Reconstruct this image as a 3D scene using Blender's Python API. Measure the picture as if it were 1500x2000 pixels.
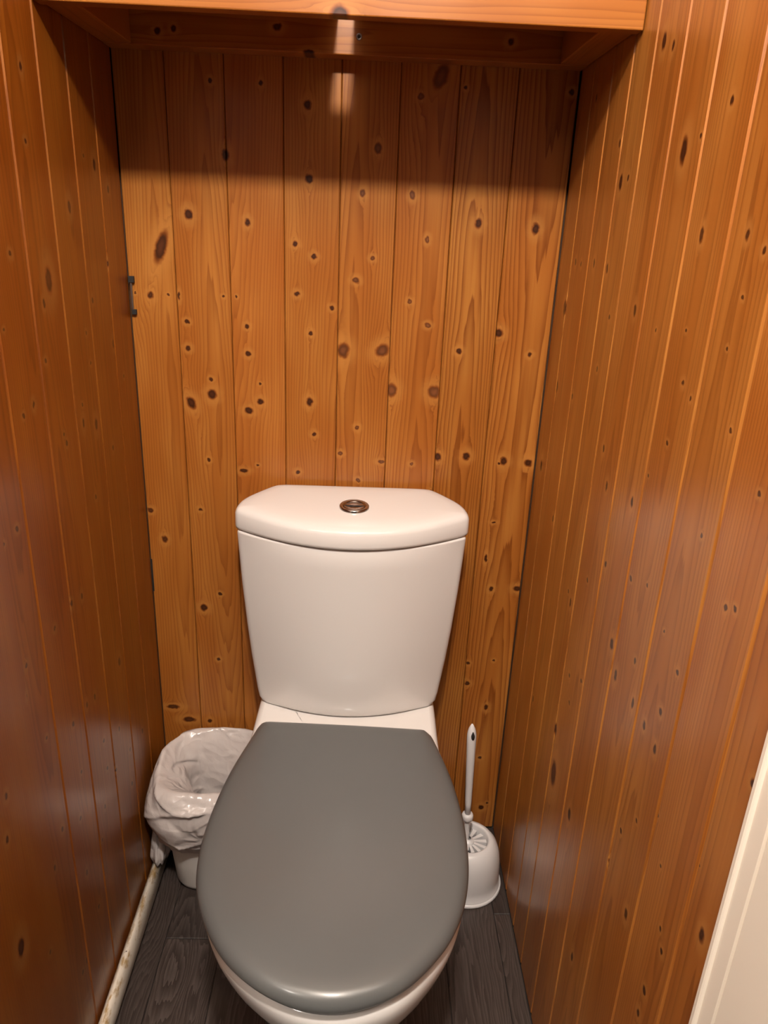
import bpy, bmesh, math, random
from mathutils import Vector, Matrix, noise

# ------------------------------------------------------------------ clear
for o in list(bpy.data.objects):
    bpy.data.objects.remove(o, do_unlink=True)
scene = bpy.context.scene
COL = scene.collection

# ------------------------------------------------------------------ camera
F_PX = 1472.3
cam_d = bpy.data.cameras.new('camera')
cam_d.sensor_fit = 'VERTICAL'
cam_d.sensor_height = 24.0
cam_d.lens = F_PX / 2000.0 * 24.0
cam_d.clip_start = 0.01
cam = bpy.data.objects.new('camera', cam_d)
COL.objects.link(cam)
RX = Vector((0.99907418, -0.01645856, 0.03974802))      # camera right in the room
DN = Vector((0.03109959, -0.36208827, -0.93162487))     # camera down
FW = Vector((0.02972549, 0.9319985, -0.36124119))       # camera forward
CAM = Vector((0.388, -1.277, 1.2245))
m = Matrix((RX, -DN, -FW)).transposed().to_4x4()
m.translation = CAM
cam.matrix_world = m
scene.camera = cam

# ------------------------------------------------------------------ world, light, exposure
world = bpy.data.worlds.new('hallway_ambient')
scene.world = world
world.use_nodes = True
bg = world.node_tree.nodes['Background']
bg.inputs['Color'].default_value = (1.0, 0.90, 0.82, 1)
bg.inputs['Strength'].default_value = 0.04

def hall_lamp(name, loc, watts, radius):
    ld = bpy.data.lights.new(name, 'POINT')
    ld.energy = watts
    ld.color = (1.0, 0.915, 0.84)
    ld.shadow_soft_size = radius
    lo = bpy.data.objects.new(name, ld)
    lo.location = loc
    COL.objects.link(lo)
hall_lamp('closet_lamp', (0.38, -1.3, 2.065), 94.0, 0.045)
hall_lamp('hall_lamp_far', (-0.7, -1.9, 2.0), 40.0, 0.13)

vs = scene.view_settings
vs.view_transform = 'Standard'
vs.look = 'None'
vs.exposure = 0.0
vs.gamma = 1.0
vs.use_curve_mapping = False

scene.cycles.max_bounces = 5
scene.cycles.diffuse_bounces = 3
scene.cycles.glossy_bounces = 2

# ------------------------------------------------------------------ room measures (metres)
W = 0.695            # width of the closet
CEIL = 2.25
JB = [0.0, 0.076, 0.1638, 0.2515, 0.339, 0.427, 0.5152, 0.603, 0.695]         # back wall joints in x
JL = [0.0, -0.094, -0.1865, -0.2775, -0.369, -0.4605, -0.5235]                # left wall joints in y
JR = [0.0, -0.076, -0.168, -0.249, -0.325, -0.4155, -0.5025, -0.594, -0.683, -0.772, -0.825]
KNOTS_BACK=[(0.144,1.406,0.0038,0.0038,0.0),(0.219,1.406,0.0038,0.0038,0.0),(0.288,1.381,0.0069,0.0069,0.0),(0.163,1.307,0.0063,0.0094,0.0),(0.396,1.326,0.0063,0.0086,0.0),(0.457,1.399,0.0054,0.0054,0.0),(0.486,1.426,0.0114,0.0183,0.3),(0.524,1.413,0.0031,0.0031,0.0),(0.684,1.414,0.0046,0.0046,0.0),(0.291,1.279,0.0071,0.0071,0.0),(0.102,1.220,0.0072,0.0088,0.0),(0.056,1.170,0.0106,0.0277,0.3),(0.034,1.095,0.0058,0.0067,0.0),(0.080,1.096,0.0025,0.0075,0.0),(0.194,1.212,0.0048,0.0065,0.0),(0.269,1.183,0.0049,0.0049,0.0),(0.299,1.165,0.0049,0.0049,0.0),(0.272,1.106,0.0050,0.0050,0.0),(0.294,1.044,0.0043,0.0043,0.0),(0.329,1.086,0.0042,0.0042,0.0),(0.091,1.055,0.0042,0.0042,0.0),(0.090,1.012,0.0051,0.0051,0.0),(0.189,1.051,0.0042,0.0042,0.0),(0.190,1.006,0.0051,0.0051,0.0),(0.349,1.018,0.0112,0.0137,0.0),(0.414,1.020,0.0120,0.0120,0.2),(0.126,0.961,0.0035,0.0035,0.0),(0.127,0.935,0.0087,0.0096,0.0),(0.091,0.919,0.0088,0.0114,-0.2),(0.209,0.956,0.0026,0.0026,0.0),(0.209,0.925,0.0061,0.0061,0.0),(0.189,0.909,0.0079,0.0062,0.0),(0.293,0.928,0.0062,0.0079,0.0),(0.301,0.871,0.0045,0.0045,0.0),(0.116,0.818,0.0036,0.0036,0.0),(0.202,0.811,0.0027,0.0027,0.0),(0.177,0.800,0.0082,0.0045,0.0),(0.273,0.800,0.0046,0.0046,0.0),(0.374,1.262,0.0048,0.0064,0.0),(0.393,1.166,0.0041,0.0041,0.0),(0.367,1.131,0.0058,0.0050,0.0),(0.376,0.885,0.0045,0.0045,0.0),(0.347,0.838,0.0045,0.0045,0.0),(0.420,0.825,0.0063,0.0036,0.0),(0.380,0.789,0.0037,0.0037,0.0),(0.452,1.262,0.0048,0.0064,0.0),(0.479,1.198,0.0041,0.0057,0.0),(0.456,1.101,0.0042,0.0042,0.0),(0.488,1.064,0.0051,0.0042,0.0),(0.433,0.953,0.0096,0.0123,0.0),(0.506,0.953,0.0114,0.0123,0.0),(0.474,0.823,0.0036,0.0036,0.0),(0.512,0.772,0.0037,0.0037,0.0),(0.559,1.225,0.0065,0.0089,0.0),(0.543,1.024,0.0052,0.0052,0.0),(0.520,0.837,0.0063,0.0082,0.0),(0.570,0.840,0.0073,0.0082,0.0),(0.607,1.056,0.0085,0.0077,0.0),(0.651,1.221,0.0065,0.0098,0.0),(0.664,1.022,0.0043,0.0043,0.0),(0.638,0.833,0.0073,0.0082,0.0),(0.682,0.832,0.0082,0.0073,0.0),(0.029,0.663,0.0056,0.0075,0.0),(0.094,0.523,0.0078,0.0078,0.0),(0.117,0.410,0.0040,0.0040,0.0),(0.007,0.719,0.0055,0.0055,0.0),(0.097,0.723,0.0037,0.0037,0.0),(0.639,0.580,0.0049,0.0058,0.0),(0.688,0.582,0.0078,0.0068,0.0),(0.653,0.312,0.0052,0.0073,0.0),(0.608,0.415,0.0040,0.0040,0.0),(0.658,0.423,0.0030,0.0030,0.0),(0.610,0.368,0.0061,0.0051,0.0),(0.665,0.056,0.0066,0.0066,0.0),(0.677,0.068,0.0033,0.0033,0.0),(0.651,0.187,0.0043,0.0043,0.0),(0.022,0.296,0.0144,0.0051,0.0),(0.094,0.264,0.0052,0.0052,0.0),(0.053,0.266,0.0145,0.0062,0.0),(0.623,0.644,0.0029,0.0086,0.0),(0.630,0.829,0.0027,0.0027,0.0),(0.126,0.553,0.0039,0.0039,0.0),(0.631,0.716,0.0047,0.0028,0.0),(0.010,1.097,0.0021,0.0021,0.0),(0.063,1.097,0.0021,0.0021,0.0),(0.152,1.098,0.0025,0.0025,0.0),(0.173,1.098,0.0021,0.0021,0.0),(0.010,1.099,0.0017,0.0017,0.0),]
KNOTS_LEFT=[(-0.325,1.365,0.0040,0.0061,0),(-0.336,1.291,0.0034,0.0034,0),(-0.114,1.280,0.0062,0.0103,0),(-0.154,1.289,0.0033,0.0033,0),(-0.224,1.224,0.0057,0.0095,0),(-0.063,1.250,0.0043,0.0072,0),(-0.410,1.174,0.0040,0.0040,0),(-0.316,1.140,0.0112,0.0186,0),(-0.338,1.115,0.0040,0.0066,0),(-0.092,1.147,0.0040,0.0055,0),(-0.172,1.102,0.0040,0.0052,0),(-0.210,1.063,0.0034,0.0034,0),(-0.449,1.099,0.0026,0.0026,0),(-0.101,1.032,0.0051,0.0085,0),(-0.353,1.049,0.0037,0.0037,0),(-0.204,1.020,0.0035,0.0035,0),(-0.063,0.974,0.0039,0.0039,0),(-0.401,1.006,0.0040,0.0058,0),(-0.430,1.000,0.0035,0.0035,0),(-0.254,0.946,0.0051,0.0085,0),(-0.206,0.932,0.0064,0.0107,0),(-0.251,0.971,0.0034,0.0034,0),(-0.324,0.949,0.0032,0.0032,0),(-0.319,0.936,0.0040,0.0048,0),(-0.144,0.878,0.0040,0.0057,0),(-0.237,0.831,0.0040,0.0045,0),(-0.484,0.883,0.0040,0.0042,0),(-0.518,0.878,0.0033,0.0033,0),(-0.364,0.724,0.0040,0.0058,0),(-0.328,0.716,0.0040,0.0060,0),(-0.424,0.720,0.0040,0.0047,0),(-0.510,0.720,0.0040,0.0043,0),(-0.524,0.688,0.0040,0.0058,0),(-0.210,0.535,0.0060,0.0100,0),(-0.355,0.554,0.0040,0.0062,0),(-0.324,0.546,0.0040,0.0064,0),(-0.407,0.560,0.0040,0.0051,0),(-0.487,0.599,0.0031,0.0031,0),(-0.309,0.455,0.0040,0.0048,0),(-0.241,0.425,0.0040,0.0061,0),(-0.201,0.352,0.0040,0.0053,0),(-0.130,0.336,0.0040,0.0067,0),(-0.307,0.401,0.0039,0.0039,0),(-0.273,0.369,0.0040,0.0040,0),(-0.208,0.284,0.0040,0.0054,0),(-0.334,0.349,0.0040,0.0048,0),(-0.424,0.410,0.0040,0.0044,0),(-0.401,0.473,0.0035,0.0035,0),(-0.605,0.612,0.0040,0.0055,0),(-0.618,0.563,0.0040,0.0062,0),(-0.516,0.414,0.0040,0.0056,0),(-0.426,0.310,0.0040,0.0063,0),(-0.629,0.410,0.0095,0.0159,0),(-0.464,0.179,0.0044,0.0073,0),(-0.482,0.176,0.0040,0.0054,0),(-0.568,0.326,0.0040,0.0040,0),(-0.481,0.445,0.0040,0.0050,0),(-0.359,0.306,0.0038,0.0038,0),(-0.402,0.215,0.0040,0.0048,0),]
KNOTS_RIGHT=[(0.350,1.414,0.0063,0.0105,0),(0.381,1.404,0.0040,0.0064,0),(0.550,1.332,0.0040,0.0047,0),(0.458,1.300,0.0087,0.0146,0),(0.495,1.310,0.0029,0.0029,0),(0.267,1.279,0.0064,0.0106,0),(0.294,1.283,0.0040,0.0044,0),(0.102,1.393,0.0041,0.0068,0),(0.240,1.325,0.0040,0.0054,0),(0.537,1.223,0.0048,0.0080,0),(0.628,1.225,0.0040,0.0055,0),(0.661,1.214,0.0038,0.0038,0),(0.100,1.177,0.0040,0.0055,0),(0.132,1.176,0.0040,0.0045,0),(0.198,1.180,0.0040,0.0067,0),(0.261,1.177,0.0043,0.0071,0),(0.389,1.139,0.0047,0.0078,0),(0.069,1.108,0.0081,0.0134,0),(0.278,1.051,0.0040,0.0041,0),(0.082,0.986,0.0065,0.0108,0),(0.178,0.991,0.0040,0.0055,0),(0.353,0.963,0.0040,0.0055,0),(0.299,1.120,0.0039,0.0039,0),(0.478,0.937,0.0042,0.0070,0),(0.386,0.923,0.0046,0.0077,0),(0.464,1.126,0.0026,0.0026,0),(0.541,1.137,0.0024,0.0024,0),(0.580,1.078,0.0029,0.0029,0),(0.556,1.089,0.0036,0.0036,0),(0.668,1.071,0.0026,0.0026,0),(0.545,1.025,0.0031,0.0031,0),(0.511,0.980,0.0026,0.0026,0),(0.041,0.840,0.0070,0.0117,0),(0.158,0.789,0.0047,0.0079,0),(0.490,0.758,0.0058,0.0096,0),(0.518,0.732,0.0052,0.0087,0),(0.579,0.736,0.0045,0.0075,0),(0.617,0.735,0.0040,0.0059,0),(0.651,0.731,0.0041,0.0069,0),(0.427,0.834,0.0040,0.0054,0),(0.309,0.717,0.0048,0.0080,0),(0.326,0.508,0.0079,0.0132,0),(0.347,0.443,0.0147,0.0245,0),(0.723,0.933,0.0036,0.0036,0),(0.737,0.940,0.0030,0.0030,0),(0.817,0.832,0.0040,0.0047,0),(0.804,0.655,0.0051,0.0086,0),(0.820,0.657,0.0037,0.0037,0),(0.539,0.294,0.0051,0.0084,0),(0.735,0.493,0.0040,0.0057,0),(0.733,0.458,0.0040,0.0052,0),(0.442,0.451,0.0068,0.0113,0),(0.292,0.727,0.0036,0.0036,0),(0.367,0.783,0.0033,0.0033,0),(0.513,0.857,0.0035,0.0035,0),(0.560,0.872,0.0026,0.0026,0),(0.664,0.832,0.0035,0.0035,0),(0.565,0.781,0.0040,0.0041,0),(0.647,0.774,0.0040,0.0049,0),(0.405,0.648,0.0040,0.0042,0),(0.353,0.622,0.0040,0.0044,0),(0.370,0.588,0.0035,0.0035,0),(0.181,0.461,0.0045,0.0075,0),(0.620,0.851,0.0025,0.0025,0),(0.612,0.585,0.0035,0.0035,0),(0.663,0.517,0.0049,0.0082,0),(0.738,0.584,0.0030,0.0030,0),(0.749,0.567,0.0036,0.0036,0),(0.595,0.521,0.0040,0.0051,0),(0.712,0.639,0.0024,0.0024,0),(0.643,0.631,0.0027,0.0027,0),(0.686,0.678,0.0025,0.0025,0),(0.775,0.706,0.0016,0.0016,0),(0.656,0.970,0.0028,0.0028,0),(0.641,1.177,0.0025,0.0025,0),(0.632,1.134,0.0021,0.0021,0),(0.733,1.038,0.0029,0.0029,0),]

# ------------------------------------------------------------------ helpers
def tag(o, label=None, cat=None, group=None, kind=None):
    if label: o['label'] = label
    if cat: o['category'] = cat
    if group: o['group'] = group
    if kind: o['kind'] = kind
    return o

def link_mesh(name, verts, faces, mat, parent=None, smooth=False, loc=(0, 0, 0), rot=(0, 0, 0)):
    me = bpy.data.meshes.new(name)
    me.from_pydata(verts, [], faces)
    bm = bmesh.new(); bm.from_mesh(me)
    bmesh.ops.recalc_face_normals(bm, faces=bm.faces)
    bm.to_mesh(me); bm.free()
    me.update()
    if mat: me.materials.append(mat)
    if smooth:
        for p in me.polygons: p.use_smooth = True
    o = bpy.data.objects.new(name, me)
    COL.objects.link(o)
    o.location = loc; o.rotation_euler = rot
    if parent: o.parent = parent
    return o

def empty(name, loc=(0, 0, 0)):
    o = bpy.data.objects.new(name, None)
    o.empty_display_size = 0.05
    COL.objects.link(o); o.location = loc
    return o

def box_vf(x0, x1, y0, y1, z0, z1):
    v = [(x, y, z) for x in (x0, x1) for y in (y0, y1) for z in (z0, z1)]
    f = [(0, 1, 3, 2), (4, 6, 7, 5), (0, 4, 5, 1), (2, 3, 7, 6), (0, 2, 6, 4), (1, 5, 7, 3)]
    return v, f

def box(name, b, mat, parent=None, bevel=0.0, loc=(0, 0, 0), rot=(0, 0, 0)):
    v, f = box_vf(*b)
    o = link_mesh(name, v, f, mat, parent, loc=loc, rot=rot)
    if bevel:
        bm = bmesh.new(); bm.from_mesh(o.data)
        bmesh.ops.bevel(bm, geom=list(bm.edges), offset=bevel, segments=2, affect='EDGES', profile=0.5)
        bm.to_mesh(o.data); bm.free()
    return o

def prism(name, prof, z0, z1, mat, parent=None, loc=(0, 0, 0), rot=(0, 0, 0), smooth=False):
    """extrude an xy profile along z"""
    n = len(prof)
    v = [(x, y, z0) for x, y in prof] + [(x, y, z1) for x, y in prof]
    f = [(i, (i + 1) % n, n + (i + 1) % n, n + i) for i in range(n)]
    f += [tuple(range(n))[::-1], tuple(range(n, 2 * n))]
    return link_mesh(name, v, f, mat, parent, smooth=smooth, loc=loc, rot=rot)

def spline(pts, n, closed=True):
    """Catmull-Rom through pts, n samples evenly spaced along it"""
    P = [Vector(p) for p in pts]; N = len(P); out = []
    segs = N if closed else N - 1
    for i in range(segs):
        p0, p1, p2, p3 = (P[(i - 1) % N], P[i], P[(i + 1) % N], P[(i + 2) % N]) if closed else \
            (P[max(i - 1, 0)], P[i], P[i + 1], P[min(i + 2, N - 1)])
        for k in range(24):
            t = k / 24
            out.append(0.5 * ((2 * p1) + (p2 - p0) * t + (2 * p0 - 5 * p1 + 4 * p2 - p3) * t * t + (3 * p1 - p0 - 3 * p2 + p3) * t ** 3))
    if not closed: out.append(P[-1])
    return resample(out, n, closed)

def resample(out, n, closed=True):
    L = [0.0]
    M = len(out)
    for i in range(1, M + (1 if closed else 0)):
        L.append(L[-1] + (out[i % M] - out[i - 1]).length)
    tot = L[-1]; res = []; j = 0
    for k in range(n):
        d = tot * k / (n if closed else n - 1)
        while j < len(L) - 2 and L[j + 1] < d: j += 1
        s = (d - L[j]) / max(L[j + 1] - L[j], 1e-9)
        res.append(out[j % M].lerp(out[(j + 1) % M], s))
    return res

def inset(ring, d):
    """move a closed 2D outline inwards by d"""
    n = len(ring); res = []
    area = sum(ring[i].x * ring[(i + 1) % n].y - ring[(i + 1) % n].x * ring[i].y for i in range(n))
    s = 1 if area > 0 else -1
    for i in range(n):
        t = (ring[(i + 1) % n] - ring[i - 1])
        if t.length < 1e-9: res.append(ring[i].copy()); continue
        t.normalize()
        res.append(ring[i] + Vector((-t.y, t.x)) * s * d)
    return res

def shrink(ring, k):
    c = sum(ring, Vector((0, 0))) / len(ring)
    return [c + (p - c) * k for p in ring]

def loft(name, rings, mat, parent=None, cap0=True, cap1=True, smooth=True, closed=True, flatcap=False):
    n = len(rings[0]); v = []; f = []; nf = None
    for r in rings: v += [tuple(p) for p in r]
    for a in range(len(rings) - 1):
        for i in range(n if closed else n - 1):
            j = (i + 1) % n
            f.append((a * n + i, a * n + j, (a + 1) * n + j, (a + 1) * n + i))
    nf = len(f)
    for on, a in ((cap0, 0), (cap1, len(rings) - 1)):
        if on:
            c = sum((Vector(p) for p in rings[a]), Vector((0, 0, 0))) / n
            b0 = a * n
            if flatcap:
                b0 = len(v); v += [tuple(p) for p in rings[a]]
            v.append(tuple(c)); k = len(v) - 1
            for i in range(n): f.append((b0 + i, b0 + (i + 1) % n, k))
    o = link_mesh(name, v, f, mat, parent, smooth=smooth)
    if flatcap:
        for p in list(o.data.polygons)[nf:]: p.use_smooth = False
    return o

def r3(ring, z): return [Vector((p.x, p.y, z)) for p in ring]

def lathe(name, prof, mat, parent=None, n=48, c=(0, 0, 0), cap0=False, cap1=False, lean=(0, 0)):
    rings = []
    for r, z in prof:
        rings.append([Vector((c[0] + lean[0] * z + r * math.cos(2 * math.pi * i / n), c[1] + lean[1] * z + r * math.sin(2 * math.pi * i / n), c[2] + z)) for i in range(n)])
    return loft(name, rings, mat, parent, cap0, cap1)

# ------------------------------------------------------------------ node helpers
class NT:
    def __init__(s, tree): s.t = tree; s.n = tree.nodes; s.l = tree.links
    def new(s, typ, **kw):
        nd = s.n.new(typ)
        for k, v in kw.items(): setattr(nd, k, v)
        return nd
    def put(s, sock, val):
        if isinstance(val, bpy.types.NodeSocket): s.l.new(val, sock)
        elif val is not None: sock.default_value = val
    def math(s, op, a, b=None, c=None, clamp=False):
        nd = s.new('ShaderNodeMath', operation=op, use_clamp=clamp)
        for i, x in enumerate((a, b, c)):
            if x is not None: s.put(nd.inputs[i], x)
        return nd.outputs[0]
    def mapr(s, x, a, b, c, d, typ='SMOOTHSTEP'):
        nd = s.new('ShaderNodeMapRange', interpolation_type=typ)
        for i, q in enumerate((x, a, b, c, d)): s.put(nd.inputs[i], q)
        return nd.outputs[0]
    def mix(s, fac, a, b):
        nd = s.new('ShaderNodeMix', data_type='RGBA')
        s.put(nd.inputs[0], fac)
        for i, q in ((6, a), (7, b)):
            s.put(nd.inputs[i], (*q, 1) if isinstance(q, tuple) and len(q) == 3 else q)
        return nd.outputs[2]
    def xyz(s, x, y, z):
        nd = s.new('ShaderNodeCombineXYZ')
        for i, q in enumerate((x, y, z)): s.put(nd.inputs[i], q)
        return nd.outputs[0]
    def noise(s, vec, scale, detail=2.0, rough=0.5):
        nd = s.new('ShaderNodeTexNoise')
        s.put(nd.inputs['Vector'], vec); s.put(nd.inputs['Scale'], scale)
        s.put(nd.inputs['Detail'], detail); s.put(nd.inputs['Roughness'], rough)
        return nd.outputs[0]

def mat_new(name):
    m = bpy.data.materials.new(name); m.use_nodes = True
    nt = NT(m.node_tree)
    return m, nt, nt.n['Principled BSDF']

def simple(name, col, rough, coat=0.0, metal=0.0, var=0.0, vscale=20.0, bump=0.0, bscale=60.0, coat_rough=0.05):
    m, nt, p = mat_new(name)
    tc = nt.new('ShaderNodeTexCoord').outputs['Object']
    if var:
        f = nt.noise(tc, vscale, 4, 0.6)
        d = tuple(c * (1 - var) for c in col)
        nt.put(p.inputs['Base Color'], nt.mix(nt.mapr(f, 0.35, 0.7, 0, 1), col, d))
    else:
        p.inputs['Base Color'].default_value = (*col, 1)
    p.inputs['Roughness'].default_value = rough
    p.inputs['Metallic'].default_value = metal
    p.inputs['Coat Weight'].default_value = coat
    p.inputs['Coat Roughness'].default_value = coat_rough
    if bump:
        b = nt.new('ShaderNodeBump'); b.inputs['Distance'].default_value = 0.001
        b.inputs['Strength'].default_value = bump
        nt.put(b.inputs['Height'], nt.noise(tc, bscale, 3))
        nt.put(p.inputs['Normal'], b.outputs[0])
    return m

# ------------------------------------------------------------------ pine: one knot as a node group
kg = bpy.data.node_groups.new('pine_knot', 'ShaderNodeTree')
kg.interface.new_socket('P', in_out='INPUT', socket_type='NodeSocketVector')
kg.interface.new_socket('Inv', in_out='INPUT', socket_type='NodeSocketVector')
kg.interface.new_socket('Off', in_out='INPUT', socket_type='NodeSocketVector')
for nm in ('Push', 'Shift', 'Dist'):
    kg.interface.new_socket(nm, in_out='INPUT', socket_type='NodeSocketFloat')
for nm in ('Shift', 'Dist'):
    kg.interface.new_socket(nm, in_out='OUTPUT', socket_type='NodeSocketFloat')
g = NT(kg)
gi = g.new('NodeGroupInput').outputs; go = g.new('NodeGroupOutput').inputs
def vmath(g, op, *a):
    nd = g.new('ShaderNodeVectorMath', operation=op)
    for i, x in enumerate(a): g.put(nd.inputs[i], x)
    return nd.outputs['Value'] if op in ('LENGTH', 'DOT_PRODUCT') else nd.outputs['Vector']
ab = vmath(g, 'MULTIPLY_ADD', gi['P'], gi['Inv'], gi['Off'])          # across and along, in knot radii
g.put(go['Dist'], g.math('MINIMUM', gi['Dist'], vmath(g, 'LENGTH', ab)))
q_ = g.math('ADD', vmath(g, 'DOT_PRODUCT', ab, vmath(g, 'MULTIPLY', ab, (1.0, 0.17, 0.0))), 0.35)
sx_ = g.new('ShaderNodeSeparateXYZ'); g.put(sx_.inputs[0], ab)
g.put(go['Shift'], g.math('MULTIPLY_ADD', g.math('DIVIDE', sx_.outputs[0], q_), gi['Push'], gi['Shift']))

def pine(name, seed, knots=(), contrast=1.0, tint=0.0, u0=0.0, spread=0.035, bright=1.0, soft=0.0, warm=0.0):
    """varnished pine: local x runs across the board, local z along it"""
    m, nt, p = mat_new(name)
    tc = nt.new('ShaderNodeTexCoord').outputs['Object']
    sp = nt.new('ShaderNodeSeparateXYZ'); nt.put(sp.inputs[0], tc)
    U, V = sp.outputs[0], sp.outputs[2]
    sv = seed * 7.31
    # small raggedness of the knot outlines
    j1 = nt.math('MULTIPLY', nt.math('SUBTRACT', nt.noise(nt.xyz(U, sv, V), 130, 1), 0.5), 0.005)
    S = 0.0; D_ = 9.0
    if knots:
        slanted = any(k_[4] for k_ in knots)
        Pv = nt.xyz(nt.math('ADD', U, j1), nt.math('SUBTRACT', V, j1), 0.0)
    for (ku, kv, ru, rv, sl) in knots:
        nd = nt.new('ShaderNodeGroup'); nd.node_tree = kg
        src = Pv
        if sl:      # shear the board coordinates so that the knot leans
            sv_ = nt.math('MULTIPLY', nt.math('SUBTRACT', V, kv), sl)
            src = nt.xyz(nt.math('SUBTRACT', nt.math('ADD', U, j1), sv_), nt.math('SUBTRACT', V, j1), 0.0)
        for k, x in (('P', src), ('Inv', (1 / ru, 1 / rv, 0)), ('Off', (-ku / ru, -kv / rv, 0)), ('Push', 1.25 * ru), ('Shift', S), ('Dist', D_)):
            nt.put(nd.inputs[k], x)
        S, D_ = nd.outputs['Shift'], nd.outputs['Dist']
    if knots:
        M = nt.mapr(D_, 0.50, 0.88, 1, 0)
        H = nt.mapr(D_, 0.9, 2.9, 1, 0)
    Ue = nt.math('SUBTRACT', U, S)
    wob = nt.math('MULTIPLY', nt.math('SUBTRACT', nt.noise(nt.xyz(nt.math('MULTIPLY', U, 2.0), sv, V), 1.3, 1), 0.5), 0.03)
    cu = nt.math('SUBTRACT', nt.math('ADD', Ue, wob), u0)
    d2 = nt.math('MULTIPLY', nt.noise(nt.xyz(0.0, sv + 31.7, V), 0.75, 0), spread * 2)
    rho = nt.math('SQRT', nt.math('ADD', nt.math('MULTIPLY', cu, cu), nt.math('MULTIPLY', d2, d2)))
    fine = nt.math('MULTIPLY', nt.noise(nt.xyz(nt.math('MULTIPLY', U, 40.0), sv, nt.math('MULTIPLY', V, 2.0)), 3.0, 1), 0.9)
    ring = nt.math('ADD', nt.math('MULTIPLY', rho, 250.0), fine)
    saw = nt.math('FRACT', ring)
    lw = nt.math('MULTIPLY', nt.math('POWER', saw, 2.6), nt.mapr(saw, 0.93, 1.0, 1, 0))
    lwc = nt.math('MULTIPLY', lw, 0.80 * contrast)
    # fibre streaks and broad tone along the board
    streak = nt.noise(nt.xyz(nt.math('MULTIPLY', U, 60.0), sv + 2, nt.math('MULTIPLY', V, 1.2)), 3.0, 2, 0.6)
    broad = nt.noise(nt.xyz(nt.math('MULTIPLY', U, 9.0), sv + 9, nt.math('MULTIPLY', V, 2.2)), 2.2, 1)
    k = 1.0 + tint
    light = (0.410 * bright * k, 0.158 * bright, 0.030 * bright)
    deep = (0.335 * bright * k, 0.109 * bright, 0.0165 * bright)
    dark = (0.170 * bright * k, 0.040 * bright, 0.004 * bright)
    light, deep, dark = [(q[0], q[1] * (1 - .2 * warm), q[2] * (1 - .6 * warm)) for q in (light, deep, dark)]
    c = nt.mix(nt.mapr(broad, 0.3, 0.7, 0, 1), light, deep)
    c = nt.mix(nt.math('MULTIPLY', nt.mapr(streak, 0.42, 0.68, 0, 1), 0.55), c, deep)
    c = nt.mix(lwc, c, dark)
    if knots:
        c = nt.mix(nt.math('MULTIPLY', H, 0.55), c, (0.47 * bright, 0.20 * bright, 0.045 * bright))  # pale wood round knots, also painted in place of highlights on their relief
        c = nt.mix(nt.mapr(D_, 0.75, 1.15, 0.9, 0), c, (0.18, 0.045, 0.006))       # reddish rim
        core = nt.mix(nt.mapr(D_, 0.1, 0.8 + .3 * soft, 0.75 + .2 * soft, 0), (0.022, 0.005, 0.002), (0.085 + soft * .12, 0.026 + soft * .045, 0.009 + soft * .015))
        c = nt.mix(M, c, core)
    nt.put(p.inputs['Base Color'], c)
    p.inputs['Roughness'].default_value = 0.33
    p.inputs['Specular IOR Level'].default_value = 0.32
    p.inputs['Coat Weight'].default_value = 0.27
    p.inputs['Coat Roughness'].default_value = 0.24
    # relief: only a slow waviness under the varnish
    h = nt.noise(nt.xyz(nt.math('MULTIPLY', U, 3.0), sv, nt.math('MULTIPLY', V, 0.9)), 9.0, 1)
    b = nt.new('ShaderNodeBump'); b.inputs['Distance'].default_value = 0.0016
    b.inputs['Strength'].default_value = 0.55
    nt.put(b.inputs['Height'], h)
    nt.put(p.inputs['Normal'], b.outputs[0])
    return m

# ------------------------------------------------------------------ materials
M_BACKING = simple('dark_backing_timber', (0.06, 0.026, 0.010), 0.8, var=0.3)
M_CERAMIC = simple('white_glazed_ceramic', (0.765, 0.73, 0.705), 0.10)
M_LID = simple('grey_thermoplastic', (0.107, 0.110, 0.109), 0.34, coat=0.25, coat_rough=0.12, var=0.03, vscale=8)
M_CHROME = simple('brushed_chrome', (0.42, 0.38, 0.35), 0.22, metal=1.0)
M_DARKGAP = simple('black_parts_and_gap_shade', (0.012, 0.010, 0.010), 0.7)  # black of bracket and button line; stands in for shade in slit, socket, hole
M_PLASTIC = simple('white_plastic', (0.72, 0.70, 0.70), 0.33, coat=0.2, coat_rough=0.15)
M_BIN = simple('cream_white_plastic', (0.74, 0.70, 0.66), 0.38)
M_PAINT = simple('white_gloss_paint', (0.90, 0.80, 0.68), 0.35, coat=0.0, bump=0.15, bscale=40)
M_CEIL = simple('cream_ceiling_paint', (0.70, 0.63, 0.53), 0.8)
M_STEEL = simple('dull_steel', (0.35, 0.33, 0.32), 0.35, metal=1.0)
M_SUB = simple('dark_subfloor', (0.025, 0.021, 0.019), 0.8)

# liner: thin shiny polythene
M_BAG, nt, p = mat_new('white_polythene')
p.inputs['Base Color'].default_value = (0.58, 0.525, 0.505, 1)
p.inputs['Roughness'].default_value = 0.2
tc = nt.new('ShaderNodeTexCoord').outputs['Object']
b = nt.new('ShaderNodeBump'); b.inputs['Distance'].default_value = 0.003; b.inputs['Strength'].default_value = 0.5
vo = nt.new('ShaderNodeTexVoronoi', feature='DISTANCE_TO_EDGE'); vo.inputs['Scale'].default_value = 26
wv = nt.new('ShaderNodeVectorMath', operation='ADD')
nz = nt.new('ShaderNodeTexNoise'); nz.inputs['Scale'].default_value = 9; nt.put(nz.inputs['Vector'], tc)
nt.put(wv.inputs[0], tc); sc = nt.new('ShaderNodeVectorMath', operation='SCALE'); sc.inputs['Scale'].default_value = 0.12
nt.put(sc.inputs[0], nz.outputs['Color']); nt.put(wv.inputs[1], sc.outputs[0]); nt.put(vo.inputs['Vector'], wv.outputs[0])
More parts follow.
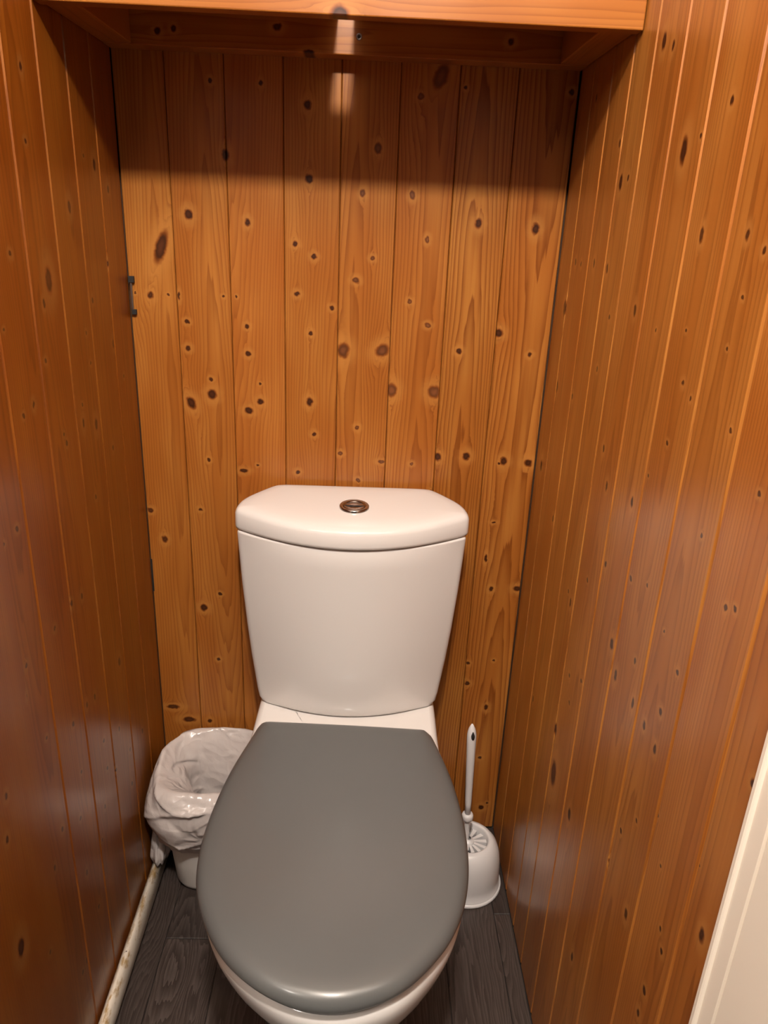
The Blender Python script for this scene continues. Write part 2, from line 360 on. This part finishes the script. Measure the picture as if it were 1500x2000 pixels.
nt.put(b.inputs['Height'], nt.math('ADD', nt.mapr(vo.outputs['Distance'], 0, 0.35, 0, 1), nt.noise(tc, 45, 3)))
nt.put(p.inputs['Normal'], b.outputs[0])

# pipe: white plastic with brown grime on its upper side
M_PIPE, nt, p = mat_new('grimy_white_plastic')
tc = nt.new('ShaderNodeTexCoord').outputs['Object']
sp = nt.new('ShaderNodeSeparateXYZ'); nt.put(sp.inputs[0], tc)
gr = nt.math('MULTIPLY', nt.mapr(nt.noise(nt.xyz(nt.math('MULTIPLY', sp.outputs[0], 3), nt.math('MULTIPLY', sp.outputs[1], 0.8), sp.outputs[2]), 38, 4, 0.65), 0.46, 0.66, 0, 1), nt.mapr(sp.outputs[2], 0.030, 0.046, 0, 1))
spk = nt.mapr(nt.noise(tc, 140, 2), 0.70, 0.76, 0, 0.9)
c = nt.mix(gr, (0.88, 0.80, 0.69), (0.46, 0.29, 0.11))
c = nt.mix(spk, c, (0.12, 0.06, 0.03))
nt.put(p.inputs['Base Color'], c); p.inputs['Roughness'].default_value = 0.42

def floor_mat(name, seed, tone):
    m, nt, p = mat_new(name)
    tc = nt.new('ShaderNodeTexCoord').outputs['Object']
    sp = nt.new('ShaderNodeSeparateXYZ'); nt.put(sp.inputs[0], tc)
    U, V = sp.outputs[0], sp.outputs[1]
    sv = seed * 3.7
    wob = nt.math('MULTIPLY', nt.noise(nt.xyz(nt.math('MULTIPLY', U, 5.0), V, sv), 5.0, 2), 0.05)
    d2 = nt.math('MULTIPLY', nt.noise(nt.xyz(0.0, V, sv + 4), 3.0, 1), 0.07)
    cu = nt.math('ADD', U, wob)
    rho = nt.math('SQRT', nt.math('ADD', nt.math('MULTIPLY', cu, cu), nt.math('MULTIPLY', d2, d2)))
    saw = nt.math('FRACT', nt.math('ADD', nt.math('MULTIPLY', rho, 230.0), nt.noise(nt.xyz(nt.math('MULTIPLY', U, 30.0), V, sv), 9.0, 3)))
    st = nt.noise(nt.xyz(nt.math('MULTIPLY', U, 22.0), V, sv), 14.0, 4, 0.65)
    f = nt.math('ADD', nt.math('MULTIPLY', saw, 0.45), nt.math('MULTIPLY', st, 0.75), clamp=True)
    c = nt.mix(nt.mapr(f, 0.35, 1.0, 0, 1), tuple(x * tone for x in (0.034, 0.023, 0.019)), tuple(x * tone for x in (0.086, 0.067, 0.059)))
    nt.put(p.inputs['Base Color'], c); p.inputs['Roughness'].default_value = 0.45
    b = nt.new('ShaderNodeBump'); b.inputs['Distance'].default_value = 0.0006; b.inputs['Strength'].default_value = 0.5
    nt.put(b.inputs['Height'], f); nt.put(p.inputs['Normal'], b.outputs[0])
    return m

# ------------------------------------------------------------------ walls of pine cladding
random.seed(11)
T = 0.012           # cladding thickness: the visible face is the wall plane, the boards go back from it
def plank(parent, width, z0, z1, mat, loc, rotz, ch=0.0032, gap=0.0006, thick=T, lift=0.0):
    h = width / 2 - gap
    prof = [(-h, 0.0 + thick), (-h, ch - lift), (-h + ch * 0.75, -lift), (h - ch * 0.75, -lift), (h, ch - lift), (h, 0.0 + thick)]
    return prism('plank', prof, z0, z1, mat, parent, loc=loc, rot=(0, 0, rotz))

def knots_in(lst, a, b, c):
    return [(u - c, z, ru, rv, sl) for (u, z, ru, rv, sl) in lst if a - 0.003 <= u < b + 0.003]

# back wall
wb = box('wall_back', (-0.03, W + 0.03, T + 0.0005, 0.05, 0.0, CEIL), M_BACKING); tag(wb, 'back wall of the closet clad in vertical varnished pine boards', kind='structure')
for i in range(8):
    a, b = JB[i], JB[i + 1]; c = (a + b) / 2
    mt = pine('pine_back_board', i + 1, knots_in(KNOTS_BACK, a, b, c), contrast=[.75, .8, .7, .75, .95, .95, 1.25, 1.25][i], tint=random.uniform(-.05, .05), u0=[.02, .012, -.045, .045, -.012, .01, -.008, .012][i], spread=[.03, .035, .04, .03, .03, .03, .035, .035][i], soft=[.2, 0, 0, 0, .8, 1, 0, 0][i])
    if i == 7: b -= 0.0012
    plank(wb, b - a, 0.004, CEIL - 0.002, mt, ((a + b) / 2, 0, 0), 0, ch=0.0018, gap=0.0003)
# left wall
wl = box('wall_left', (-0.05, -T - 0.0005, -0.86, 0.012, 0.0, CEIL), M_BACKING); tag(wl, 'left wall of the closet clad in vertical varnished pine boards', kind='structure')
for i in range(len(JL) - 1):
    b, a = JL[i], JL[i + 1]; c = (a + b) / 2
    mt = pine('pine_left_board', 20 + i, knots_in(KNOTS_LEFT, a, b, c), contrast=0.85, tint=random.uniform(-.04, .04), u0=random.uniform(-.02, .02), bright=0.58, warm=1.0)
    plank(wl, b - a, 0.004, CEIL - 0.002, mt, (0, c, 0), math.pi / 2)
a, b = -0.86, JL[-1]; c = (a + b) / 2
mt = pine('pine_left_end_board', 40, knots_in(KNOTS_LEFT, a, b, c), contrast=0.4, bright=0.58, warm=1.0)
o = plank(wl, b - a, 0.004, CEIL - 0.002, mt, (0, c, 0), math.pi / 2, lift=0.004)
o['label'] = 'wide flat end board standing slightly proud'
# right wall
wr = box('wall_right', (W + T + 0.0005, W + 0.05, -0.825, 0.012, 0.0, CEIL), M_BACKING); tag(wr, 'right wall of the closet clad in vertical varnished pine boards', kind='structure')
for i in range(len(JR) - 1):
    b, a = JR[i], JR[i + 1]; c = (a + b) / 2
    mt = pine('pine_right_board', 50 + i, knots_in(KNOTS_RIGHT, -b, -a, -c), contrast=0.85, tint=random.uniform(-.03, .05), u0=random.uniform(-.02, .02), bright=0.98)
    plank(wr, b - a, 0.004, CEIL - 0.002, mt, (W, c, 0), -math.pi / 2)

# ceiling
ce = box('ceiling', (-0.9, 1.6, -2.4, 0.05, CEIL, CEIL + 0.03), M_CEIL); tag(ce, 'plain cream painted ceiling', kind='structure')

# ------------------------------------------------------------------ floor of grey vinyl boards
fl = box('floor', (-0.9, 1.6, -2.4, 0.05, -0.03, -0.003), M_SUB); tag(fl, 'floor of dark grey wood effect vinyl boards', kind='structure')
fx = [0.0, 0.0588, 0.160, 0.261, 0.362, 0.463, 0.563, 0.6635, W]
fe = [[-0.62], [-0.28], [-0.50, -0.06], [-0.15, -0.75], [-0.45], [-0.1, -0.6], [-0.70], [-0.2185, -0.8]]
FM = [floor_mat('grey_vinyl_board', k, t) for k, t in enumerate((0.80, 1.0, 0.72, 1.15))]
for i in range(8):
    ys = [0.0] + sorted(fe[i], reverse=True) + [-0.9]
    for k in range(len(ys) - 1):
        x0, x1, y1, y0 = fx[i], fx[i + 1], ys[k], ys[k + 1]
        cx, cy = (x0 + x1) / 2, (y0 + y1) / 2
        hx, hy = (x1 - x0) / 2 - 0.0004, (y1 - y0) / 2 - 0.0004
        e = 0.0012
        v = [(-hx, -hy, -.003), (hx, -hy, -.003), (hx, hy, -.003), (-hx, hy, -.003),
             (-hx, -hy, -e), (hx, -hy, -e), (hx, hy, -e), (-hx, hy, -e),
             (-hx + e, -hy + e, 0), (hx - e, -hy + e, 0), (hx - e, hy - e, 0), (-hx + e, hy - e, 0)]
        f = [(0, 1, 5, 4), (1, 2, 6, 5), (2, 3, 7, 6), (3, 0, 4, 7), (4, 5, 9, 8), (5, 6, 10, 9), (6, 7, 11, 10), (7, 4, 8, 11), (8, 9, 10, 11)]
        link_mesh('vinyl_board', v, f, FM[(i * 2 + k * 3 + (1 if i == 6 else 0)) % 4], fl, loc=(cx, cy, 0))

# ------------------------------------------------------------------ white door lining at the right edge
prof = [(W + 0.05, -0.8255), (W - 0.004, -0.8255), (W - 0.0075, -0.829), (W - 0.0075, -0.8355), (W - 0.0105, -0.837), (W - 0.0115, -0.8385), (W - 0.0105, -0.840),
        (W - 0.0085, -0.841), (W - 0.0085, -0.858), (W + 0.05, -0.858)]
tr = prism('trim_1', prof, 0.0, 2.08, M_PAINT); tag(tr, 'white painted door stop with a bead down its edge', kind='structure')
prof = [(W + 0.05, -0.8585), (W - 0.0055, -0.8585), (W - 0.007, -0.860), (W - 0.007, -0.985), (W - 0.003, -0.99), (W + 0.05, -0.99)]
tr = prism('trim_2', prof, 0.0, 2.08, M_PAINT); tag(tr, 'white painted flat door lining board', kind='structure')

prof = [(-0.05, -0.8605), (-0.05, -0.99), (-0.002, -0.99), (0.001, -0.985), (0.001, -0.8625), (-0.001, -0.8605)]
tr = prism('trim_3', prof, 0.0, 2.08, M_PAINT); tag(tr, 'white painted door lining board on the left', kind='structure')

# ------------------------------------------------------------------ pine shelf over the cistern
ZB = 1.4385
shelf = empty('wall_shelf', (W / 2, -0.13, ZB))
tag(shelf, 'open pine shelf frame spanning the closet above the toilet', 'shelf')
def board(name, w, t, ln, loc, axis, seed, knots=(), contrast=0.8, bright=1.0, bevel=0.0015):
    """box: local x = width w, local y = thickness t, local z = length ln"""
    mt = pine('pine_shelf_board', seed, knots, contrast=contrast, bright=bright, spread=0.03, soft=0.0)
    rot = {'X': Matrix(((0, 0, 1), (0, 1, 0), (-1, 0, 0))), 'Y': Matrix(((1, 0, 0), (0, 0, 1), (0, -1, 0)))}[axis].to_euler()
    o = box(name, (-w / 2, w / 2, -t / 2, t / 2, -ln / 2, ln / 2), mt, None, bevel, rot=rot)
    o.parent = shelf
    o.location = Vector(loc) - shelf.location
    return o
g0 = 0.0012
# local x points down for boards that run along X
board('front_board', 0.073, 0.022, W - 2 * g0, (W / 2, -0.265, ZB + 0.0365), 'X', 71, [(0.037, -0.002, 0.012, 0.012, 0)], contrast=0.7, bright=0.9)
bk = board('back_batten', 0.052, 0.036, W - 2 * g0, (W / 2, -0.0192, ZB + 0.003 + 0.026), 'X', 72,
      [(0.004, -0.245, 0.0045, 0.0045, 0), (0.008, -0.268, 0.005, 0.005, 0), (0.0, 0.232, 0.005, 0.005, 0), (-0.004, -0.10, 0.005, 0.007, 0), (0.025, -0.055, 0.004, 0.009, 0)])
for sx in (0, 1):
    x = g0 + 0.0205 if sx == 0 else W - g0 - 0.0205
    board('side_batten', 0.041, 0.050, 0.214, (x, -0.1455, ZB + 0.003 + 0.026), 'Y', 73 + sx)
def slat(x0, x1, seed):
    board('shelf_slat', x1 - x0, 0.018, 0.2505, ((x0 + x1) / 2, -0.1275, ZB + 0.003 + 0.052 + 0.0095), 'Y', seed)
GX0, GX1 = 0.3345, 0.3565
slat(g0, 0.112, 80); slat(0.1125, 0.225, 81); slat(0.2255, GX0, 82); slat(GX1, 0.4755, 83); slat(0.476, 0.586, 84); slat(0.5865, W - g0, 85)
sc = lathe('screw', [(0.0, -0.0006), (0.0012, -0.0006), (0.0018, 0.0004), (0.0034, 0.0014), (0.0044, 0.0010), (0.0044, -0.001)], M_STEEL, shelf, n=20)
sc.rotation_euler = (math.pi / 2, 0, 0); sc.location = Vector((0.3635, -0.0376, 1.4645)) - shelf.location
sh_ = lathe('screw_socket', [(0.0, 0.0), (0.0021, 0.0)], M_DARKGAP, sc, n=12); sh_.location = (0, 0, 0.0009)

# ------------------------------------------------------------------ small black fitting and slit in the back left corner
cl = empty('corner_bracket', (0.002, -0.003, 1.09)); tag(cl, 'small black and grey bracket in the back left corner halfway up the wall', 'bracket')
def cb(name, b, mat): 
    o = box(name, b, mat, cl, 0.0006); o.location = (0, 0, 0); return o
cb('bracket_strip', (0.0012, 0.0045, -0.0025, 0.002, -0.019, 0.024), M_STEEL)
cb('bracket_end', (-0.0005, 0.0085, -0.004, 0.002, 0.024, 0.034), M_DARKGAP)
cb('bracket_end', (0.0015, 0.0088, -0.004, 0.002, -0.026, -0.018), M_DARKGAP)

sl = box('corner_gap', (0.0008, 0.0032, -0.0012, 0.002, 0.556, 0.622), M_DARKGAP, wb, 0.0003)  # solid dark strip put in for the shade of a slit

# ------------------------------------------------------------------ pipe along the left wall
prof = []
for k in range(28):
    t = 2 * math.pi * k / 28
    prof.append((0.0115 + 0.0108 * math.cos(t), 0.0255 + 0.0245 * math.sin(t)))
v = [(x, -0.004, z) for x, z in prof] + [(x, -1.05, z) for x, z in prof]
n = 28
f = [(i, (i + 1) % n, n + (i + 1) % n, n + i) for i in range(n)] + [tuple(range(n)), tuple(range(n, 2 * n))]
pp = link_mesh('floor_pipe', v, f, M_PIPE, smooth=True)
tag(pp, 'white pipe with brown grime along the foot of the left wall', 'pipe')

# ------------------------------------------------------------------ toilet
XC = 0.3735
toilet = empty('toilet', (XC, -0.35, 0)); tag(toilet, 'white close coupled toilet with closed grey seat lid', 'toilet')
def tp(o): 
    o.parent = toilet; o.location = -toilet.location; return o
NR = 160
lid_pts = [(.2372, -.2220), (.2700, -.2216), (.3856, -.2262), (.4800, -.2318), (.5050, -.2345), (.5130, -.2440), (.5204, -.2620), (.5390, -.3482), (.5478, -.4322), (.5465, -.5059), (.5363, -.5633),
           (.5203, -.6059), (.4967, -.6424), (.4587, -.6809), (.4183, -.7031), (.3739, -.7125), (.3270, -.7055), (.2808, -.6822), (.2403, -.6463), (.2098, -.5989),
           (.1911, -.5464), (.1847, -.4877), (.1877, -.4216), (.1995, -.3412), (.2190, -.2616), (.2270, -.2330)]
LO = spline(lid_pts, NR)
# bowl: deck under the cistern runs into the rim
bowl_pts = [(.2250, -.022), (.3735, -.018), (.5220, -.022), (.5310, -.050), (.5325, -.130), (.5317, -.218), (.5330, -.290), (.5400, -.360), (.5455, -.432), (.5435, -.506), (.5330, -.562),
            (.5170, -.604), (.4930, -.641), (.4560, -.679), (.4160, -.700), (.3735, -.708), (.3310, -.700), (.2910, -.679), (.2500, -.645), (.2200, -.604),
            (.1990, -.552), (.1915, -.490), (.1935, -.425), (.2020, -.345), (.2080, -.280), (.2110, -.218), (.2130, -.130), (.2160, -.050)]
BO = spline(bowl_pts, NR)
def shaped(z, s, sy_front, sy_back, add=0.0):
    out = []
    for p_ in BO:
        x = XC + (p_.x - XC) * s
        y0 = -0.30
        y = y0 + (p_.y - y0) * (sy_front if p_.y < y0 else sy_back)
        out.append(Vector((x, y, z)))
    return out
rings = [shaped(0.0, .60, .66, .80), shaped(0.012, .60, .66, .80), shaped(0.03, .575, .64, .78), shaped(0.10, .55, .62, .78), shaped(0.16, .58, .66, .82), shaped(0.22, .68, .76, .88),
         shaped(0.27, .80, .86, .94), shaped(0.31, .895, .925, .98), shaped(0.345, .96, .968, 1.0), shaped(0.37, .99, .99, 1.0), shaped(0.388, 1.0, 1.0, 1.0),
         r3(inset(BO, .0015), .396), r3(inset(BO, .005), .4015), r3(inset(BO, .011), .404), r3(inset(BO, .0122), .4041)]
tp(loft('bowl', rings, M_CERAMIC, flatcap=True))
# seat ring hidden under the lid, then lid
sr = [r3(inset(LO, d), z) for d, z in ((.012, .4055), (.008, .408), (.008, .414), (.012, .417))] + [r3(shrink(inset(LO, .012), k), z) for k, z in ((.66, .417), (.64, .414), (.64, .408), (.66, .4055))]
seat = loft('seat', sr + [sr[0]], M_LID, cap0=False, cap1=False); tp(seat)
lr = [r3(inset(LO, d), z) for d, z in ((.012, .4175), (.003, .4178), (.0008, .4195), (0, .4225), (.0006, .4275), (.003, .4325), (.0075, .4368), (.014, .4396))]
lr += [r3(shrink(inset(LO, .014), k), z) for k, z in ((.93, .4414), (.82, .4428), (.6, .4438), (.3, .4443))]
tp(loft('seat_lid', lr, M_LID))
# cistern
def cplan(hw, yb, yf, n=NR, c0=0.115):
    """plan of the cistern: straight back with cut corners, widest near the front, bowed front"""
    L = [(0.0, yb), (.10, yb), (hw - .062, yb - .003), (hw - .046, yb - .014), (hw - .016, yb - .054), (hw - .004, yb - c0 + .037), (hw, yb - c0 + .017), (hw - .0006, yb - c0 + .003)]
    k = (yb - c0) - yf
    R_ = L + [(hw * t, yf + k * t * t) for t in (.978, .93, .85, .7, .55, .4, .25, .12)] + [(0.0, yf)]
    full = R_ + [(-x, y) for x, y in reversed(R_[1:-1])]
    return [Vector((XC + p_.x, p_.y)) for p_ in spline(full, n)]
body = []
for z, hw, yb, yf in ((.4065, .150, -.028, -.165), (.4085, .156, -.024, -.171), (.415, .1605, -.022, -.175), (.43, .1635, -.020, -.178), (.46, .1675, -.018, -.181), (.50, .1725, -.017, -.184), (.56, .1785, -.016, -.187), (.64, .1845, -.016, -.190), (.70, .1880, -.015, -.1935), (.735, .1898, -.014, -.196), (.7385, .1880, -.016, -.194)):
    body.append(r3(cplan(hw, yb, yf, c0=.103 + .012 * (z - .41) / .32), z))
tp(loft('cistern', body, M_CERAMIC))
LP = cplan(.1935, -.010, -.2015)
def lidring(d, z, k=1.0):
    out = []
    for p_ in shrink(inset(LP, d), k):
        t = (p_.y + 0.2) / 0.19
        out.append(Vector((p_.x, p_.y, z + (0.010 * max(0, min(1, t)) if z > .76 else 0))))
    return out
cr = [lidring(d, z) for d, z in ((.010, .7405), (.003, .7405), (.0008, .742), (0, .746), (.0006, .764), (.0025, .7685), (.006, .7722), (.011, .7742))] + [lidring(.011, z, k) for z, k in ((.7756, .9), (.7765, .7), (.777, .35))]
tp(loft('cistern_lid', cr, M_CERAMIC))
fb = lathe('flush_button', [(.0245, -.003), (.0245, .0012), (.0232, .0026), (.0205, .0028), (.0180, .0012), (.0168, -.0002)], M_CHROME, n=48)
fb.parent = toilet; fb.location = Vector((.3758, -.117, .7832)) - toilet.location; fb.rotation_euler = (0.05, 0, 0)
bt = lathe('button_cap', [(.0166, -.002), (.0166, .0004), (.0155, .0012), (.009, .0005), (.0, .0002)], M_CHROME, fb, n=40)
bt2 = box('button_divider', (-.0155, .0155, -.0005, .0005, .0006, .0017), M_DARKGAP, fb)

# ------------------------------------------------------------------ waste bin with liner
BC = Vector((0.116, -0.112))
def sup(t, h, nexp=3.0):
    c_, s_ = math.cos(t), math.sin(t)
    r = (abs(c_) ** nexp + abs(s_) ** nexp) ** (-1 / nexp)
    return Vector((c_, s_)) * r * h
NB = 96
def bring(h, z): return [Vector((BC.x + sup(2 * math.pi * i / NB, h).x, BC.y + sup(2 * math.pi * i / NB, h).y, z)) for i in range(NB)]
bin_ = loft('waste_bin', [bring(.052, .0005), bring(.060, .001), bring(.067, .005), bring(.071, .014), bring(.080, .12), bring(.087, .246), bring(.0895, .249), bring(.0895, .253), bring(.087, .2545), bring(.084, .25), bring(.077, .12), bring(.066, .008)], M_BIN)
tag(bin_, 'small cream white plastic waste bin between left wall and toilet', 'bin')

def ridge(a): return 1 - abs(2 * (a - math.floor(a)) - 1)
random.seed(8)
FOLDS = [(.6, .5, .6, .085, .0030, .2), (-.5, .7, .5, .11, .0035, .6), (.2, -.6, .9, .07, .0022, .35)]
CREASE = []
for k in range(46):
    CREASE.append((random.uniform(.30, 1.0), random.uniform(.03, .16), random.choice((.7, 1, 1.5, 2.2)), random.uniform(0, 6.28), random.choice((1, 1, -1)) * random.uniform(.003, .0068),
                   random.uniform(.010, .024), random.uniform(0, 6.28), random.uniform(.5, 1.3)))
NS_ = 150
NT_ = 300
# (half size relative to the bin at that height, z): inside bottom -> inside wall -> rim -> outside skirt
prof_in = [(.020, .030), (.045, .036), (.052, .070), (.055, .12), (.058, .165), (.062, .200), (.069, .228), (.077, .246), (.085, .2585), (.0915, .2605), (.0965, .254), (.099, .240), (.101, .220), (.102, .200), (.100, .178), (.096, .158), (.091, .142), (.0875, .130), (.0845, .120)]
PS = spline([(a, b) for a, b in prof_in], NS_, closed=False)
vv = []; ff = []
for k, q in enumerate(PS):
    s = k / (NS_ - 1)
    for i in range(NT_):
        t = 2 * math.pi * i / NT_
        d = Vector((math.cos(t), math.sin(t)))
        e = sup(t, q.x)
        P = Vector((BC.x + e.x, BC.y + e.y, q.y))
        out = s > 0.62
        # folds: a few long diagonal ridges plus crumple
        n1 = noise.noise(Vector((d.x * 1.6, d.y * 1.6, s * 5.0 + 3)))
        n2 = noise.noise(Vector((d.x * 3.3 + 7, d.y * 3.3, s * 9.0)))
        wp = P * 1.0 + 0.014 * Vector((n1, n2, n1 - n2))
        fold = 0.0
        for (fx_, fy_, fz_, wl_, am_, ph_) in FOLDS:
            u_ = (wp.x * fx_ + wp.y * fy_ + wp.z * fz_) / wl_ + ph_
            u_ -= math.floor(u_)
            tri = min(u_ / 0.7, (1 - u_) / 0.3)                 # long slope, short slope: a crease
            fold += am_ * (tri - 0.5)
        am = 0.0060 if out else 0.0090
        disp = am * (0.9 * n1 + 0.1 * n2) + fold
        for (s0, ca, ck, cp, cam_, cw, t0, tw) in CREASE:
            dt = (t - t0 + math.pi) % (2 * math.pi) - math.pi
            if abs(dt) > tw: continue
            ds = s - s0 - ca * math.sin(ck * dt + cp)
            if abs(ds) > 4 * cw: continue
            pr = math.exp(-abs(ds) / cw) if ds < 0 else math.exp(-abs(ds) / (cw * .35))
            disp += cam_ * pr * math.cos(dt / tw * math.pi / 2) ** 0.7
        # front and left bulge of the skirt
        fr = max(0.0, -d.y * 0.75 - d.x * 0.35)
        if out:
            disp += 0.020 * fr * math.sin(math.pi * min(1, max(0, (s - .62) / .36)))
        # slack inside at the front and left hangs into the opening
        if 0.28 < s <= 0.62:
            w_ = math.sin(math.pi * (s - .28) / .34)
            disp -= w_ * (0.026 * max(0, -d.x * .8 - d.y * .5) + 0.010 * max(0, n1 + .3))
        x, y, z = P.x + d.x * disp, P.y + d.y * disp, P.z
        if s > 0.9:
            z += 0.010 * noise.noise(Vector((d.x * 1.3, d.y * 1.3, 4.2))) * (s - .9) / .1
        if 0.45 < s < .8: z += 0.006 * n1 + .006 * (d.y * .6 + .2)
        x = max(x, 0.004); y = min(y, -0.004)
        x = min(x, 0.2115) if z < .30 else x
        vv.append((x, y, z))
for k in range(NS_ - 1):
    for i in range(NT_):
        j = (i + 1) % NT_
        ff.append((k * NT_ + i, k * NT_ + j, (k + 1) * NT_ + j, (k + 1) * NT_ + i))
ff.append(tuple(range(NT_)))
liner = link_mesh('bin_liner', vv, ff, M_BAG, smooth=True)
tag(liner, 'crumpled white polythene liner draped over the waste bin rim', 'bin liner')
# gathered tail of the liner hanging down by the wall
tv = []; tf = []; n = 40
for k in range(26):
    s = k / 25
    z = 0.165 - 0.100 * s
    w1 = 0.006 + 0.0115 * s ** 0.8 - (0.006 * max(0, s - .85) / .15)
    w2 = 0.010 + 0.014 * s ** 0.9 - (0.008 * max(0, s - .85) / .15)
    for i in range(n):
        t = 2 * math.pi * i / n
        r = 1 + 0.16 * math.sin(7 * t + 2 * s) * min(1, s * 2) + 0.1 * math.sin(11 * t + 1)
        tv.append((max(0.0035, 0.0215 + w1 * r * math.cos(t)), -0.148 - 0.006 * s + w2 * r * math.sin(t), z - 0.012 * (0.5 + 0.5 * math.cos(t + 2.4)) * s))
for k in range(25):
    for i in range(n):
        j = (i + 1) % n
        tf.append((k * n + i, k * n + j, (k + 1) * n + j, (k + 1) * n + i))
tf += [tuple(range(n)), tuple(range(25 * n, 26 * n))]
tail = link_mesh('gathered_tail', tv, tf, M_BAG, liner, smooth=True)

# ------------------------------------------------------------------ toilet brush and its holder
HC = (0.6165, -0.138)
holder = empty('brush_holder', (HC[0], HC[1], 0)); tag(holder, 'white plastic domed toilet brush holder on the floor by the right wall', 'brush holder')
lathe('holder_body', [(.0, .002), (.060, .002), (.068, .0025), (.0685, .008), (.0665, .010), (.0665, .030), (.0655, .055), (.0625, .078), (.0570, .094), (.0490, .1045), (.0415, .1085), (.0385, .1075), (.0375, .104), (.037, .060), (.036, .010)], M_PLASTIC, holder, n=72)
lathe('base_rim', [(.0687, .0006), (.0712, .0008), (.0722, .003), (.0712, .0065), (.0687, .0075)], M_PLASTIC, holder, n=72)
brush = empty('toilet_brush', (HC[0], HC[1], 0.0)); tag(brush, 'white plastic toilet brush standing upright in its holder', 'toilet brush')
lean = (-0.036, 0.02)
lathe('brush_head', [(.0, .016), (.026, .02), (.030, .03), (.030, .055), (.024, .062), (.006, .064), (.005, .09)], M_PLASTIC, brush, n=32)
lathe('hub', [(.0115, .086), (.0120, .098), (.0105, .102), (.0065, .103), (.0050, .106)], M_PLASTIC, brush, n=32)
lathe('shaft', [(.0050, .100), (.0048, .152)], M_PLASTIC, brush, n=24, lean=lean)
lathe('collar', [(.0048, .1500), (.0098, .1508), (.0110, .1545), (.0110, .1600), (.0098, .1635), (.0052, .1645)], M_PLASTIC, brush, n=32, lean=lean)
# handle: widens to the top, tip cut to a scoop with a hanging hole
hr = []
for z, r, sc_ in ((.163, .0057, 1), (.19, .0062, 1), (.25, .0073, 1), (.30, .0082, 1), (.335, .0088, 1), (.345, .0086, 1), (.352, .0077, .95), (.359, .0060, .9), (.365, .0032, .8), (.3685, .0012, .7)):
    hr.append([Vector((lean[0] * z + r * math.cos(2 * math.pi * i / 28), lean[1] * z + r * sc_ * math.sin(2 * math.pi * i / 28), z)) for i in range(28)])
hd = loft('handle', hr, M_PLASTIC, brush)
ho = []
for d_, s_ in ((0, 1.0), (.0022, .92)):
    ring_ = []
    for i in range(24):
        t = 2 * math.pi * i / 24
        zz = .3475 + .0085 * s_ * math.sin(t)
        ww = .0034 * s_ * math.cos(t) * (1 - 0.5 * max(0, math.sin(t)))
        ring_.append(Vector((lean[0] * zz + ww + .0012, lean[1] * zz - .0088 + (zz - .339) * .13 + d_ - .0008, zz)))
    ho.append(ring_)
hole = loft('hanging_hole', ho, M_DARKGAP, hd)
# drip ring of radial ribs in the mouth of the holder
for k in range(13):
    t = 2 * math.pi * k / 13 + .1
    v, f = box_vf(.0105, .0365, -.0021, .0021, .0900, .0985)
    v = [(x, y * (1.0 if x < .02 else 1.9), z - (0.003 if x > .02 else 0)) for x, y, z in v]
    rb = link_mesh('rib', v, f, M_PLASTIC, brush, rot=(0, 0, t))
